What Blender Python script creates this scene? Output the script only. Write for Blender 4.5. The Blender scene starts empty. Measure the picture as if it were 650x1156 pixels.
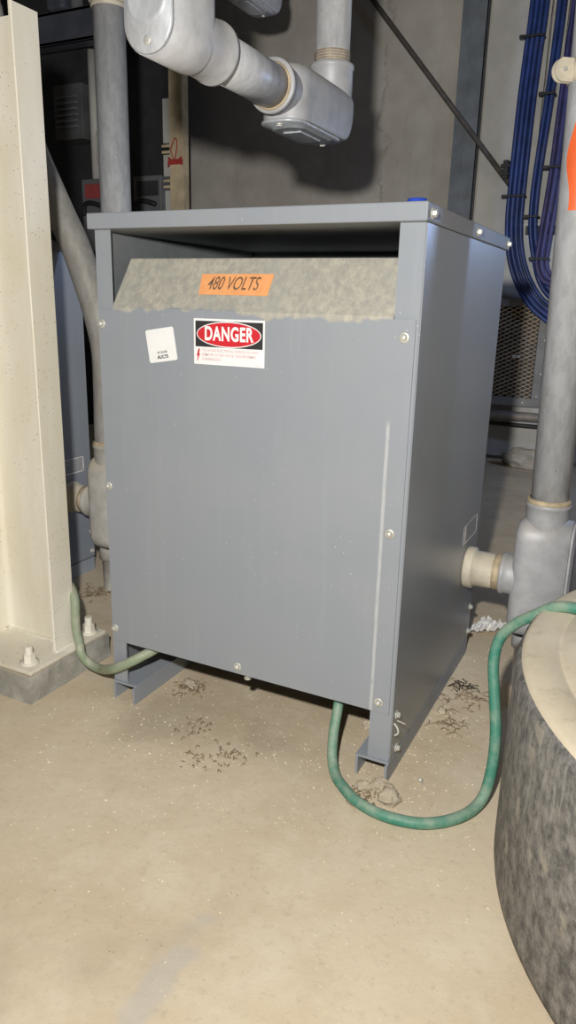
import bpy, bmesh, math, random
from mathutils import Vector, Matrix, Euler, noise
PI = math.pi
random.seed(11)
sc = bpy.context.scene
COL = sc.collection

# ------------------------------------------------------------------ helpers
def root_off(o):
    v = Vector((0, 0, 0))
    while o is not None:
        v += o.location
        o = o.parent
    return v

class MB:
    """collects shapes, in world coordinates, for ONE mesh object"""
    def __init__(self):
        self.bm = bmesh.new()
    def add(self, tmp, M=None, mi=0, smooth=None):
        if M is not None:
            bmesh.ops.transform(tmp, matrix=M, verts=tmp.verts)
        vm = {}
        for v in tmp.verts:
            vm[v] = self.bm.verts.new(v.co)
        for f in tmp.faces:
            try:
                nf = self.bm.faces.new([vm[v] for v in f.verts])
                nf.material_index = mi if mi else f.material_index
                nf.smooth = f.smooth if smooth is None else smooth
            except ValueError:
                pass
        tmp.free()
        return self
    def box(self, x0, x1, y0, y1, z0, z1, bev=0.0, seg=2, M=None, mi=0):
        t = bmesh.new()
        bmesh.ops.create_cube(t, size=1)
        for v in t.verts:
            v.co = Vector(((x0 + x1) / 2 + v.co.x * (x1 - x0), (y0 + y1) / 2 + v.co.y * (y1 - y0), (z0 + z1) / 2 + v.co.z * (z1 - z0)))
        if bev > 0:
            bmesh.ops.bevel(t, geom=t.edges[:] + t.verts[:], offset=bev, segments=seg, affect='EDGES', profile=.5)
        return self.add(t, M, mi, False)
    def cyl(self, p0, p1, r, r2=None, n=32, caps=True, smooth=True, M=None, mi=0):
        p0, p1 = Vector(p0), Vector(p1)
        d = p1 - p0
        t = bmesh.new()
        bmesh.ops.create_cone(t, cap_ends=caps, segments=n, radius1=r, radius2=r if r2 is None else r2, depth=d.length)
        q = d.to_track_quat('Z', 'Y').to_matrix().to_4x4()
        for f in t.faces:
            f.smooth = smooth and len(f.verts) == 4
        bmesh.ops.transform(t, matrix=Matrix.Translation((p0 + p1) / 2) @ q, verts=t.verts)
        return self.add(t, M, mi)
    def lathe(self, prof, p0, axis, n=40, M=None, mi=0, smooth=True):
        """prof: (r, h) pairs along axis from p0"""
        axis = Vector(axis).normalized()
        q = axis.to_track_quat('Z', 'Y').to_matrix().to_4x4()
        T = Matrix.Translation(Vector(p0)) @ q
        t = bmesh.new()
        rings = []
        for r, h in prof:
            if r < 1e-6:
                rings.append([t.verts.new((0, 0, h))])
            else:
                rings.append([t.verts.new((r * math.cos(2 * PI * i / n), r * math.sin(2 * PI * i / n), h)) for i in range(n)])
        for a, b in zip(rings, rings[1:]):
            for i in range(n):
                j = (i + 1) % n
                if len(a) == 1 and len(b) == 1: continue
                if len(a) == 1: f = t.faces.new((a[0], b[j], b[i])) if False else t.faces.new((a[0], b[i], b[j]))
                elif len(b) == 1: f = t.faces.new((a[i], a[j], b[0]))
                else: f = t.faces.new((a[i], a[j], b[j], b[i]))
                f.smooth = smooth
        bmesh.ops.recalc_face_normals(t, faces=t.faces)
        bmesh.ops.transform(t, matrix=T, verts=t.verts)
        return self.add(t, M, mi)
    def tube(self, pts, r, n=14, sub=6, caps=True, closed=False, mi=0, jitter=0.0):
        P = smooth_path(pts, sub) if sub > 1 else [Vector(p) for p in pts]
        t = bmesh.new()
        rings = []
        up = Vector((0.13, 0.2, 1)).normalized()
        last = None
        for i, p in enumerate(P):
            a = P[max(i - 1, 0)]; b = P[min(i + 1, len(P) - 1)]
            d = (b - a).normalized()
            if last is None:
                u = d.cross(up)
                if u.length < .05: u = d.cross(Vector((1, 0, 0)))
                u.normalize()
            else:
                u = (last - d * last.dot(d)).normalized()
            last = u
            w = d.cross(u)
            rr = r(i / (len(P) - 1)) if callable(r) else r
            ring = []
            for k in range(n):
                ang = 2 * PI * k / n
                rk = rr * (1 + jitter * (random.random() - .5))
                ring.append(t.verts.new(p + u * math.cos(ang) * rk + w * math.sin(ang) * rk))
            rings.append(ring)
        for a, b in zip(rings, rings[1:]):
            for i in range(n):
                j = (i + 1) % n
                t.faces.new((a[i], a[j], b[j], b[i])).smooth = True
        if caps:
            t.faces.new(rings[0][::-1]); t.faces.new(rings[-1])
        bmesh.ops.recalc_face_normals(t, faces=t.faces)
        return self.add(t, None, mi)
    def poly(self, pts, ext=None, M=None, mi=0):
        """flat polygon, optionally extruded by vector ext"""
        t = bmesh.new()
        f = t.faces.new([t.verts.new(p) for p in pts])
        if ext is not None:
            r = bmesh.ops.extrude_face_region(t, geom=[f])
            vs = [g for g in r['geom'] if isinstance(g, bmesh.types.BMVert)]
            bmesh.ops.translate(t, verts=vs, vec=ext)
        bmesh.ops.recalc_face_normals(t, faces=t.faces)
        return self.add(t, M, mi, False)
    def build(self, name, mats, parent=None, label=None, local=False):
        me = bpy.data.meshes.new(name)
        if not local:
            off = root_off(parent)
            if off.length > 0:
                bmesh.ops.translate(self.bm, verts=self.bm.verts, vec=-off)
        self.bm.to_mesh(me); self.bm.free()
        for m in (mats if isinstance(mats, (list, tuple)) else [mats]):
            me.materials.append(m)
        o = bpy.data.objects.new(name, me)
        COL.objects.link(o)
        if parent is not None: o.parent = parent
        if label: o['label'] = label
        return o

def smooth_path(pts, sub):
    pts = [Vector(p) for p in pts]
    out = []
    n = len(pts)
    for i in range(n - 1):
        p0 = pts[max(i - 1, 0)]; p1 = pts[i]; p2 = pts[i + 1]; p3 = pts[min(i + 2, n - 1)]
        for k in range(sub):
            t = k / sub
            out.append(.5 * ((2 * p1) + (p2 - p0) * t + (2 * p0 - 5 * p1 + 4 * p2 - p3) * t * t + (3 * p1 - p0 - 3 * p2 + p3) * t ** 3))
    out.append(pts[-1])
    return out

def thing(name, label, cat, loc=(0, 0, 0), group=None):
    o = bpy.data.objects.new(name, None)
    o.empty_display_size = .05
    COL.objects.link(o); o.location = loc
    o['label'] = label; o['category'] = cat
    if group: o['group'] = group
    return o
def tag(o, label, cat, group=None, kind=None):
    o['label'] = label; o['category'] = cat
    if group: o['group'] = group
    if kind: o['kind'] = kind
    return o
def copy_tree(o, parent=None):
    c = o.copy(); COL.objects.link(c)
    if parent is not None: c.parent = parent
    for ch in list(o.children): copy_tree(ch, c)
    return c

def text_mesh(name, body, size, M, mat, parent, bold=0.0, shear=0.0, sx=1.0, spacing=1.0, ext=0.0, align='CENTER'):
    cu = bpy.data.curves.new(name, 'FONT')
    cu.body = body; cu.size = size; cu.offset = bold; cu.shear = shear
    cu.align_x = align; cu.align_y = 'CENTER'; cu.space_character = spacing; cu.extrude = ext
    to = bpy.data.objects.new(name, cu); COL.objects.link(to)
    dg = bpy.context.evaluated_depsgraph_get(); dg.update()
    me = bpy.data.meshes.new_from_object(to.evaluated_get(dg))
    bpy.data.objects.remove(to); bpy.data.curves.remove(cu)
    me.name = name
    off = root_off(parent)
    me.transform(Matrix.Translation(-off) @ M @ Matrix.Diagonal((sx, 1, 1, 1)))
    me.materials.clear(); me.materials.append(mat)
    o = bpy.data.objects.new(name, me); COL.objects.link(o)
    if parent is not None: o.parent = parent
    return o

# ------------------------------------------------------------------ materials
class NT:
    def __init__(self, name):
        self.m = bpy.data.materials.new(name); self.m.use_nodes = True
        self.t = self.m.node_tree; self.n = self.t.nodes; self.l = self.t.links
        self.bsdf = self.n['Principled BSDF']
        self.co = self.n.new('ShaderNodeTexCoord').outputs['Object']
    def map(self, scale=(1, 1, 1), loc=(0, 0, 0), rot=(0, 0, 0)):
        m = self.n.new('ShaderNodeMapping'); m.inputs['Scale'].default_value = scale
        m.inputs['Location'].default_value = loc; m.inputs['Rotation'].default_value = rot
        self.l.new(self.co, m.inputs['Vector']); return m.outputs[0]
    def noise(self, scale, detail=6, rough=.6, vec=None, dist=0):
        n = self.n.new('ShaderNodeTexNoise'); n.inputs['Scale'].default_value = scale
        n.inputs['Detail'].default_value = detail; n.inputs['Roughness'].default_value = rough
        n.inputs['Distortion'].default_value = dist
        self.l.new(vec or self.co, n.inputs['Vector']); return n.outputs['Fac']
    def voro(self, scale, vec=None, feat='F1'):
        n = self.n.new('ShaderNodeTexVoronoi'); n.inputs['Scale'].default_value = scale; n.feature = feat
        self.l.new(vec or self.co, n.inputs['Vector']); return n.outputs['Distance']
    def ramp(self, fac, a, b, lo=0, hi=1):
        r = self.n.new('ShaderNodeMapRange'); r.inputs[1].default_value = a; r.inputs[2].default_value = b
        r.inputs[3].default_value = lo; r.inputs[4].default_value = hi; r.interpolation_type = 'SMOOTHSTEP'
        self.l.new(fac, r.inputs[0]); return r.outputs[0]
    def math(self, op, a, b):
        m = self.n.new('ShaderNodeMath'); m.operation = op
        for i, v in enumerate((a, b)):
            if isinstance(v, (int, float)): m.inputs[i].default_value = v
            else: self.l.new(v, m.inputs[i])
        return m.outputs[0]
    def mix(self, fac, a, b):
        m = self.n.new('ShaderNodeMix'); m.data_type = 'RGBA'
        if isinstance(fac, (int, float)): m.inputs[0].default_value = fac
        else: self.l.new(fac, m.inputs[0])
        for i, v in ((6, a), (7, b)):
            if isinstance(v, (tuple, list)): m.inputs[i].default_value = (*v, 1)
            else: self.l.new(v, m.inputs[i])
        return m.outputs[2]
    def sep(self, vec=None):
        s = self.n.new('ShaderNodeSeparateXYZ'); self.l.new(vec or self.co, s.inputs[0]); return s.outputs
    def up(self):
        g = self.n.new('ShaderNodeNewGeometry'); return self.sep(g.outputs['Normal'])[2]
    def out(self, color, rough=.6, metal=0.0, bump=None, bstr=.3, bdist=.002, spec=.5):
        for nm, v in (('Base Color', color), ('Roughness', rough), ('Metallic', metal), ('Specular IOR Level', spec)):
            i = self.bsdf.inputs[nm]
            if isinstance(v, (tuple, list)): i.default_value = (*v, 1)
            elif isinstance(v, (int, float)): i.default_value = v
            else: self.l.new(v, i)
        if bump is not None:
            b = self.n.new('ShaderNodeBump'); b.inputs['Strength'].default_value = bstr; b.inputs['Distance'].default_value = bdist
            self.l.new(bump, b.inputs['Height']); self.l.new(b.outputs[0], self.bsdf.inputs['Normal'])
        return self.m

DUST = (.54, .455, .33)
def mat_plain(name, c, rough=.6, metal=0.0, var=.15, scale=30, spec=.5, dust=0.0):
    k = NT(name)
    n = k.noise(scale)
    col = k.mix(k.ramp(n, .3, .7), tuple(x * (1 - var) for x in c), tuple(min(1, x * (1 + var)) for x in c))
    if dust > 0:
        f = k.math('MULTIPLY', k.ramp(k.up(), .0, .9), k.ramp(k.noise(18), .3, .65))
        f = k.math('ADD', k.math('MULTIPLY', f, dust), k.math('MULTIPLY', k.ramp(k.noise(9), .5, .8), dust * .5))
        col = k.mix(f, col, DUST)
    return k.out(col, rough, metal, k.noise(scale * 4), .12, .001, spec)

def mat_paint(name, c, rough=.5, spec=.5, special=None):
    """grey enamel with faint vertical dust streaks, flecks and optional marks"""
    k = NT(name)
    st = k.noise(1, 5, .6, k.map((60, 60, 3)))
    col = k.mix(k.ramp(st, .5, .8, 0, .28), c, tuple(min(1, x * 1.22 + .02) for x in c))
    big = k.noise(5, 4)
    col = k.mix(k.ramp(big, .35, .7, 0, .35), col, (c[0] * 1.18, c[1] * 1.14, c[2] * 1.05))
    fl = k.voro(85, k.map((1, 1, .55)))
    flm = k.math('MULTIPLY', k.ramp(fl, .05, .09, 1, 0), k.ramp(k.noise(7, 2), .5, .6))
    col = k.mix(k.math('MULTIPLY', flm, .65), col, (.68, .68, .66))
    dk = k.voro(60, k.map((1, 1, 1), (3.3, 1.7, .4)))
    dkm = k.math('MULTIPLY', k.ramp(dk, .035, .06, 1, 0), k.ramp(k.noise(6, 2, .5, k.map((1, 1, 1), (4, 9, 2))), .5, .6))
    col = k.mix(k.math('MULTIPLY', dkm, .6), col, (.06, .06, .06))
    rgh = rough
    if special: col, rgh = special(k, col, rough)
    return k.out(col, rgh, 0, k.noise(240, 3), .05, .0006, spec)

GREY = (.285, .307, .340)
def front_special(k, col, rough):
    x, y, z = k.sep()
    # dust lying on the sloping top, its edge wiped irregularly
    e = k.math('ADD', z, k.ramp(k.noise(9, 5, .65, k.map((1, .2, .2))), .3, .7, -.012, .010))
    f = k.ramp(e, .824, .830)
    mot = k.noise(75, 8, .75, k.map((1, 1, .5)))
    dust = k.mix(k.ramp(mot, .36, .68), (.36, .345, .30), (.56, .52, .42))
    dust = k.mix(k.ramp(k.noise(11), .35, .7, 0, .6), dust, (.40, .39, .34))
    col = k.mix(k.math('MULTIPLY', f, .95), col, dust)
    # pale worn line down the right of the sheet
    ln = k.math('ABSOLUTE', k.math('SUBTRACT', k.math('ADD', x, k.ramp(k.noise(25), 0, 1, -.001, .001)), .5955), 0)
    lf = k.math('MULTIPLY', k.ramp(ln, .0015, .0042, 1, 0), k.math('MULTIPLY', k.ramp(z, .655, .675, 1, 0), k.ramp(k.noise(40), .25, .5, .45, 1)))
    col = k.mix(k.math('MULTIPLY', lf, .6), col, (.56, .57, .57))
    rg = k.math('ADD', k.math('MULTIPLY', f, .4), rough)
    return col, rg

M = {}
M['front'] = mat_paint('grey_front_enamel', GREY, .5, .35, front_special)
M['grey'] = mat_paint('grey_enamel', GREY, .5, .35)
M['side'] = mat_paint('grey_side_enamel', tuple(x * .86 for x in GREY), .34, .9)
M['inside'] = mat_plain('grey_inside', (.16, .17, .175), .7, 0, .1, 12)
M['core'] = mat_plain('core_varnish', (.22, .2, .17), .6, 0, .2, 20)
M['bolt'] = mat_plain('zinc_bolt', (.62, .61, .55), .4, .35, .15, 80)
M['cable_bolt'] = mat_plain('old_wire_tie', (.55, .53, .46), .5, 0, .15, 80)

def mat_galv(name, c=(.60, .61, .63), dark=.5):
    k = NT(name)
    v = k.noise(1, 7, .7, k.map((60, 60, 22)))
    col = k.mix(k.ramp(v, .35, .65), tuple(x * .86 for x in c), tuple(min(1, x * 1.10) for x in c))
    s = k.noise(1, 6, .65, k.map((22, 22, 3)))
    col = k.mix(k.ramp(s, .5, .75, 0, .55), col, (.36, .34, .30))
    sp = k.math('MULTIPLY', k.ramp(k.voro(70, k.map((1, 1, .5))), .05, .11, 1, 0), k.ramp(k.noise(7, 4), .48, .6))
    col = k.mix(k.math('MULTIPLY', sp, .7 * dark * 2), col, (.08, .08, .08))
    return k.out(col, k.ramp(s, .3, .8, .3, .6), .25, k.noise(150), .1, .001)
M['galv'] = mat_galv('galvanised_pipe')
M['galv_dusty'] = mat_galv('dusty_galvanised_pipe', (.42, .40, .36), .25)
M['cast'] = mat_plain('cast_grey_fitting', (.44, .44, .45), .5, .1, .12, 25, .5, .35)
M['cast_dusty'] = mat_plain('dusty_cast_fitting', (.46, .44, .40), .7, 0, .15, 20, .3, .8)
M['plate'] = mat_galv('stamped_cover_plate', (.55, .57, .60), .2)
M['tan_seal'] = mat_plain('tan_thread_sealant', (.50, .40, .26), .7, 0, .25, 40)
M['rust'] = mat_plain('rusty_thread', (.34, .26, .17), .7, .1, .3, 60)
M['beige'] = mat_plain('beige_connector', (.62, .56, .44), .6, 0, .15, 22, .4, .4)

def mat_cream():
    k = NT('cream_column_paint')
    c = (.75, .70, .57)
    col = k.mix(k.ramp(k.noise(1, 5, .6, k.map((14, 14, 2.5))), .35, .7), c, (.83, .79, .69))
    col = k.mix(k.ramp(k.noise(4, 3), .45, .75, 0, .5), col, (.70, .61, .43))
    sp = k.math('MULTIPLY', k.ramp(k.voro(95), .08, .14, 1, 0), k.ramp(k.noise(9, 3), .38, .56))
    col = k.mix(k.math('MULTIPLY', sp, .85), col, (.16, .11, .07))
    st = k.math('MULTIPLY', k.ramp(k.voro(42, k.map((1, 1, 2.2))), .06, .12, 1, 0), k.ramp(k.noise(5, 3), .45, .56))
    col = k.mix(k.math('MULTIPLY', st, .6), col, (.33, .28, .2))
    return k.out(col, .5, 0, k.noise(70), .1, .001)
M['cream'] = mat_cream()
def mat_floor():
    k = NT('dusty_concrete')
    a = k.noise(1.7, 6, .6); b = k.noise(9, 8, .65); c = k.noise(60, 8, .7)
    col = k.mix(k.ramp(a, .35, .68), (.56, .452, .312), (.655, .55, .40))
    col = k.mix(k.ramp(b, .42, .72, 0, .55), col, (.72, .63, .48))
    col = k.mix(k.ramp(k.noise(3.2, 6, .6, k.map((1, 1, 1), (5, 2, 0))), .52, .75, 0, .6), col, (.40, .33, .24))
    col = k.mix(k.ramp(c, .52, .72, 0, .35), col, (.36, .295, .21))
    d = k.voro(70)
    dm = k.math('MULTIPLY', k.ramp(d, .06, .13, 1, 0), k.ramp(k.noise(5, 4), .5, .64))
    col = k.mix(k.math('MULTIPLY', dm, .55), col, (.23, .17, .11))
    w = k.voro(95, k.map((1, 1, 1), (2, 7, 0)))
    wm = k.math('MULTIPLY', k.ramp(w, .05, .10, 1, 0), k.ramp(k.noise(6, 4, .5, k.map((1, 1, 1), (9, 1, 0))), .48, .62))
    col = k.mix(k.math('MULTIPLY', wm, .7), col, (.78, .72, .60))
    # scuffed grey cement showing through in one spot
    v = k.map((1 / .028, 1 / .12, 0), (-.51 / .028, .54 / .12, 0))
    ln = k.n.new('ShaderNodeVectorMath'); ln.operation = 'LENGTH'; k.l.new(v, ln.inputs[0])
    g = k.math('MULTIPLY', k.ramp(k.math('ADD', ln.outputs['Value'], k.ramp(k.noise(22), .2, .8, -.5, .5)), .3, 1.1, 1, 0), .5)
    col = k.mix(g, col, (.46, .44, .40))
    return k.out(col, .9, 0, k.math('ADD', k.noise(45, 8, .7), k.math('MULTIPLY', k.noise(7), .8)), .35, .004, .2)
M['floor'] = mat_floor()
def mat_conc(name, c, var=.25):
    k = NT(name)
    col = k.mix(k.ramp(k.noise(12, 8, .7), .35, .7), tuple(x * (1 - var) for x in c), tuple(x * (1 + var) for x in c))
    col = k.mix(k.math('MULTIPLY', k.ramp(k.up(), .2, .9), .7), col, DUST)
    return k.out(col, .9, 0, k.noise(50, 8, .7), .5, .004, .2)
M['grout'] = mat_conc('grey_grout', (.40, .385, .34))
M['rock'] = mat_conc('rubble', (.52, .45, .34), .25)
def mat_drum():
    k = NT('scuffed_black_side')
    s = k.noise(1, 10, .78, k.map((55, 55, 42)))
    col = k.mix(k.ramp(s, .36, .66), (.10, .096, .092), (.30, .285, .26))
    f = k.noise(1, 10, .8, k.map((85, 85, 60), (2, 5, 0), (.5, .3, 0)))
    col = k.mix(k.ramp(f, .54, .72, 0, .8), col, (.42, .39, .34))
    sp = k.math('MULTIPLY', k.ramp(k.math('ADD', k.voro(20, k.map((1, 1, .6))), k.ramp(k.noise(60), .3, .7, -.14, .14)), .06, .26, 1, 0), k.ramp(k.noise(9), .40, .56))
    col = k.mix(k.math('MULTIPLY', sp, .5), col, (.50, .45, .36))
    x, y, z = k.sep()
    st = k.noise(1, 8, .7, k.map((110, 110, 9), (1, 3, 2)))
    col = k.mix(k.math('MULTIPLY', k.ramp(st, .5, .72), k.ramp(z, .02, .33, .25, .8)), col, (.40, .385, .355))
    return k.out(col, .75, 0, f, .25, .003, .3)
M['drum'] = mat_drum()
def mat_drumtop():
    k = NT('dust_covered_lid')
    col = k.mix(k.ramp(k.noise(7, 7, .65), .35, .7), (.68, .585, .43), (.80, .71, .55))
    col = k.mix(k.ramp(k.noise(34, 7, .7), .52, .72, 0, .5), col, (.50, .43, .32))
    return k.out(col, .92, 0, k.noise(60, 7, .7), .25, .002, .2)
M['drumtop'] = mat_drumtop()
def mat_hose(name, c, dust, amt):
    k = NT(name)
    f = k.math('ADD', k.ramp(k.up(), .1, 1, 0, .35), k.ramp(k.noise(16, 7, .7), .42, .66, 0, .75))
    f = k.math('MULTIPLY', f, amt)
    col = k.mix(f, c, dust)
    return k.out(col, .55, 0, k.noise(90), .12, .001, .4)
M['hose'] = mat_hose('green_cable_jacket', (.05, .235, .165), (.46, .47, .36), .6)
M['hose_dusty'] = mat_hose('dusty_green_cable_jacket', (.27, .33, .22), (.52, .49, .38), 1.0)
def mat_wall():
    k = NT('old_plastered_wall')
    col = k.mix(k.ramp(k.noise(2.2, 6, .6), .35, .7), (.40, .365, .32), (.52, .485, .43))
    col = k.mix(k.ramp(k.noise(1, 7, .7, k.map((9, 9, 1.3))), .55, .72, 0, .5), col, (.30, .265, .22))
    # cracked vertical repair seam
    x, y, z = k.sep()
    dx = k.math('ABSOLUTE', k.math('SUBTRACT', k.math('ADD', x, k.ramp(k.noise(7, 5), 0, 1, -.10, .10)), -.62), 0)
    crack = k.math('MULTIPLY', k.ramp(dx, .004, .02, 1, 0), k.ramp(k.noise(14), .4, .55))
    col = k.mix(k.math('MULTIPLY', crack, .3), col, (.2, .17, .14))
    return k.out(col, .85, 0, k.math('ADD', k.noise(20, 7, .6), k.math('MULTIPLY', crack, -.7)), .4, .01, .2)
M['wall'] = mat_wall()
M['sheet'] = mat_plain('creased_white_sheet', (.50, .485, .45), .6, 0, .12, 4)
M['darkwall'] = mat_plain('dark_wall', (.10, .095, .09), .9, 0, .2, 3)
M['ceil'] = mat_plain('dark_ceiling', (.08, .08, .08), .9, 0, .2, 3)
M['steel'] = mat_plain('blue_grey_steel', (.15, .165, .18), .55, .1, .2, 8)
M['blacksteel'] = mat_plain('near_black_steel', (.03, .031, .034), .6, 0, .2, 10)
M['bluegrey'] = mat_plain('blue_grey_enamel', (.075, .08, .10), .5, 0, .15, 10)
M['rod'] = mat_plain('dark_brace_rod', (.085, .075, .065), .7, .1, .2, 25)
M['wood'] = mat_plain('raw_wood', (.56, .46, .30), .8, 0, .2, 9)
M['red'] = mat_plain('red_ribbon', (.42, .045, .035), .7, 0, .15, 30)
M['whitebox'] = mat_plain('off_white_panel', (.50, .49, .45), .6, 0, .1, 8)
M['panelgrey'] = mat_plain('panel_grey', (.14, .143, .15), .55, 0, .15, 9)
M['bluecable'] = mat_plain('blue_cable_jacket', (.022, .05, .20), .42, 0, .25, 14, .5, .12)
M['purplecable'] = mat_plain('violet_blue_cable_jacket', (.05, .05, .17), .5, 0, .25, 14, .4, .15)
M['black'] = mat_plain('black_plastic', (.02, .02, .022), .5, 0, .15, 30)
M['strut'] = mat_plain('brown_strut', (.26, .225, .19), .6, .2, .2, 20)
M['mesh'] = mat_plain('tan_expanded_metal', (.72, .57, .40), .6, .1, .2, 20)
M['framegrey'] = mat_plain('screen_frame_grey', (.23, .225, .22), .6, 0, .15, 10)
M['orange'] = mat_plain('fluorescent_orange', (.95, .16, .04), .5, 0, .08, 20)
M['orange_label'] = mat_plain('orange_label_stock', (1.0, .43, .17), .55, 0, .08, 40)
M['ink'] = mat_plain('worn_black_ink', (.22, .13, .075), .7, 0, .55, 150)
M['white'] = mat_plain('white_label_stock', (.88, .88, .87), .5, 0, .03, 20)
M['labelblack'] = mat_plain('label_black', (.035, .033, .035), .5, 0, .1, 20)
M['labelred'] = mat_plain('label_red', (.62, .022, .035), .5, 0, .06, 20)
M['pink'] = mat_plain('faded_red_print', (.66, .42, .42), .6, 0, .15, 60)
M['pale_ink'] = mat_plain('grey_print', (.33, .32, .32), .6, 0, .2, 60)
M['blue'] = mat_plain('bright_blue_plastic', (.03, .08, .55), .4, 0, .1, 20)
M['wrap'] = mat_plain('dirty_white_wrapper', (.74, .72, .68), .5, 0, .25, 70)
M['leaf'] = mat_plain('dry_brown_litter', (.29, .22, .14), .9, 0, .5, 60)
M['darkleaf'] = mat_plain('dark_litter', (.045, .037, .03), .9, 0, .3, 60)
M['grit'] = mat_plain('pale_grit', (.68, .60, .46), .9, 0, .25, 8)
M['maroon'] = mat_plain('red_warning_print', (.34, .06, .06), .6, 0, .1, 30)
def mat_rating():
    k = NT('printed_rating_label')
    x, y, z = k.sep()
    ln = k.math('GREATER_THAN', k.math('FRACT', k.math('MULTIPLY', z, 170), 0), .55)
    br = k.ramp(k.noise(1, 3, .6, k.map((300, 300, 60))), .42, .5)
    col = k.mix(k.math('MULTIPLY', k.math('MULTIPLY', ln, br), .55), (.40, .39, .385), (.16, .155, .15))
    return k.out(col, .55)
M['rating'] = mat_rating()

# ------------------------------------------------------------------ setting
def struct(name, mb, m):
    o = mb.build(name, m); o['kind'] = 'structure'; return o
struct('floor', MB().box(-3.6, 3.0, -3.0, 3.3, -.1, 0), M['floor'])
struct('wall_back', MB().box(-3.6, 3.0, 3.2, 3.3, 0, 3.2), M['wall'])
struct('wall_left', MB().box(-3.7, -3.6, -3.0, 3.3, 0, 3.2), M['darkwall'])
struct('wall_right', MB().box(3.0, 3.1, -3.0, 3.3, 0, 3.2), M['darkwall'])
struct('wall_front', MB().box(-3.6, 3.0, -3.1, -3.0, 0, 3.2), M['darkwall'])
struct('ceiling', MB().box(-3.6, 3.0, -3.0, 3.3, 3.2, 3.3), M['ceil'])

# ------------------------------------------------------------------ transformer
W, D = .636, .602
def hexbolt(mb, p, n, s=1.0):
    p = Vector(p); n = Vector(n).normalized()
    mb.lathe([(0, 0), (.0088 * s, 0), (.0088 * s, .0012), (.0078 * s, .002), (.0055 * s, .0022)], p, n, 20)
    t0 = p + n * .002; t1 = p + n * .0068 * s
    mb.cyl(t0, t1, .0058 * s, .0050 * s, n=6, smooth=False)
    mb.lathe([(.0042 * s, 0), (.003 * s, .0012), (0, .0013)], t1, n, 12)
    return mb

def make_transformer(label, front_marks=True):
    r = thing('dry_type_transformer', label, 'transformer')
    # lid with folded lips
    b = MB().box(-.0045, W + .0045, -.0165, D + .0165, .9725, 1.0, .0022)
    b.build('lid', M['grey'], r)
    # corner posts
    for x0, x1, s in ((0, .035, 1), (.594, W - .0014, -1)):
        b = MB().box(x0, x1, 0, .003, .043, .9725)
        b.box(*( (0, .003) if s == 1 else (W - .0045, W - .0014)), .003, .035, .043, .9725)
        b.build('corner_post', M['grey'], r)
    # side, back sheets
    MB().box(0, .002, .006, D, .052, .972).build('side_panel', M['inside'] if not front_marks else M['inside'], r)
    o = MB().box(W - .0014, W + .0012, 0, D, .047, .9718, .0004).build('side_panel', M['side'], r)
    MB().box(.002, W - .002, D - .003, D, .052, .972).build('back_panel', M['inside'], r)
    MB().box(.002, W - .002, .004, D - .004, .30, .303).build('bottom_tray', M['inside'], r) if False else None
    # front sheet: flat part, sloping dusty top, small return
    b = MB()
    yf = -.0032
    b.poly([(.003, yf, .140), (.6300, yf, .140), (.6300, yf, .830), (.003, yf, .830)], (0, .0025, 0))
    pr = [(yf, .830), (yf + .0004, .834), (.058, .9235), (.0605, .9255), (.075, .922), (.075, .9195), (.0600, .9225), (.0020, .832), (yf + .0025, .830)]
    b.poly([(.0362, y, z) for y, z in pr], (.5575, 0, 0))
    b.box(.003, .6275, yf + .0025, .014, .140, .1425)
    b.build('front_panel', M['front'], r)
    # winding core and clamp bars, dim inside
    b = MB()
    for i in range(3):
        x = .13 + i * .19
        b.cyl((x, .33, .30), (x, .33, .80), .085, n=28)
    b.box(.04, .60, .24, .42, .22, .30, .004); b.box(.04, .60, .24, .42, .80, .88, .004)
    b.build('core', M['core'], r)
    MB().box(.30, .592, .20, .24, .905, .928, .002).build('clamp_bar', M['panelgrey'], r)
    MB().box(.003, W - .003, .03, D - .005, .200, .204).build('floor_pan', M['inside'], r)
    # base channels, open side down
    for x0, x1 in ((0, .062), (W - .064, W + .001)):
        b = MB()
        b.box(x0, x1, -.005, D - .002, .038, .0425, .0008)
        b.box(x0 + .001, x0 + .0055, -.006, D - .002, 0, .039, .0008)
        b.box(x1 - .0055, x1 - .0005, -.012, D - .002, 0, .039, .0008)
        b.build('base_channel', M['grey'], r)
    # bolts
    for x, z in ((.010, .804), (.010, .484), (.010, .169), (.613, .803), (.610, .480), (.610, .160), (.315, .156)):
        hexbolt(MB(), (x, yf, z), (0, -1, 0)).build('bolt', M['bolt'], r)
    for y in (.008, .308, .597):
        hexbolt(MB(), (W + .0045, y, .985), (1, 0, 0), 1.05).build('bolt', M['bolt'], r)
    for y, z in ((.022, .130), (.034, .054), (.590, .131), (.590, .066)):
        hexbolt(MB(), (W + .0012, y, z), (1, 0, 0), 1.0).build('bolt', M['bolt'], r)
    # rating label
    b = MB().poly([(W + .0018, .440, .333), (W + .0018, .571, .333), (W + .0018, .571, .380), (W + .0018, .440, .380)], (.0004, 0, 0))
    rl = b.build('rating_label', M['rating'], r)
    b = MB()
    for y0, y1, z0, z1 in ((.440, .571, .333, .336), (.440, .571, .377, .380), (.440, .444, .333, .380), (.455, .462, .336, .377), (.567, .571, .333, .380)):
        b.box(W + .0021, W + .0026, y0, y1, z0, z1)
    b.build('label_border', M['wrap'], rl)
    return r

R1 = make_transformer('dusty grey floor-standing transformer enclosure with danger and voltage stickers')
yF = -.0034
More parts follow.
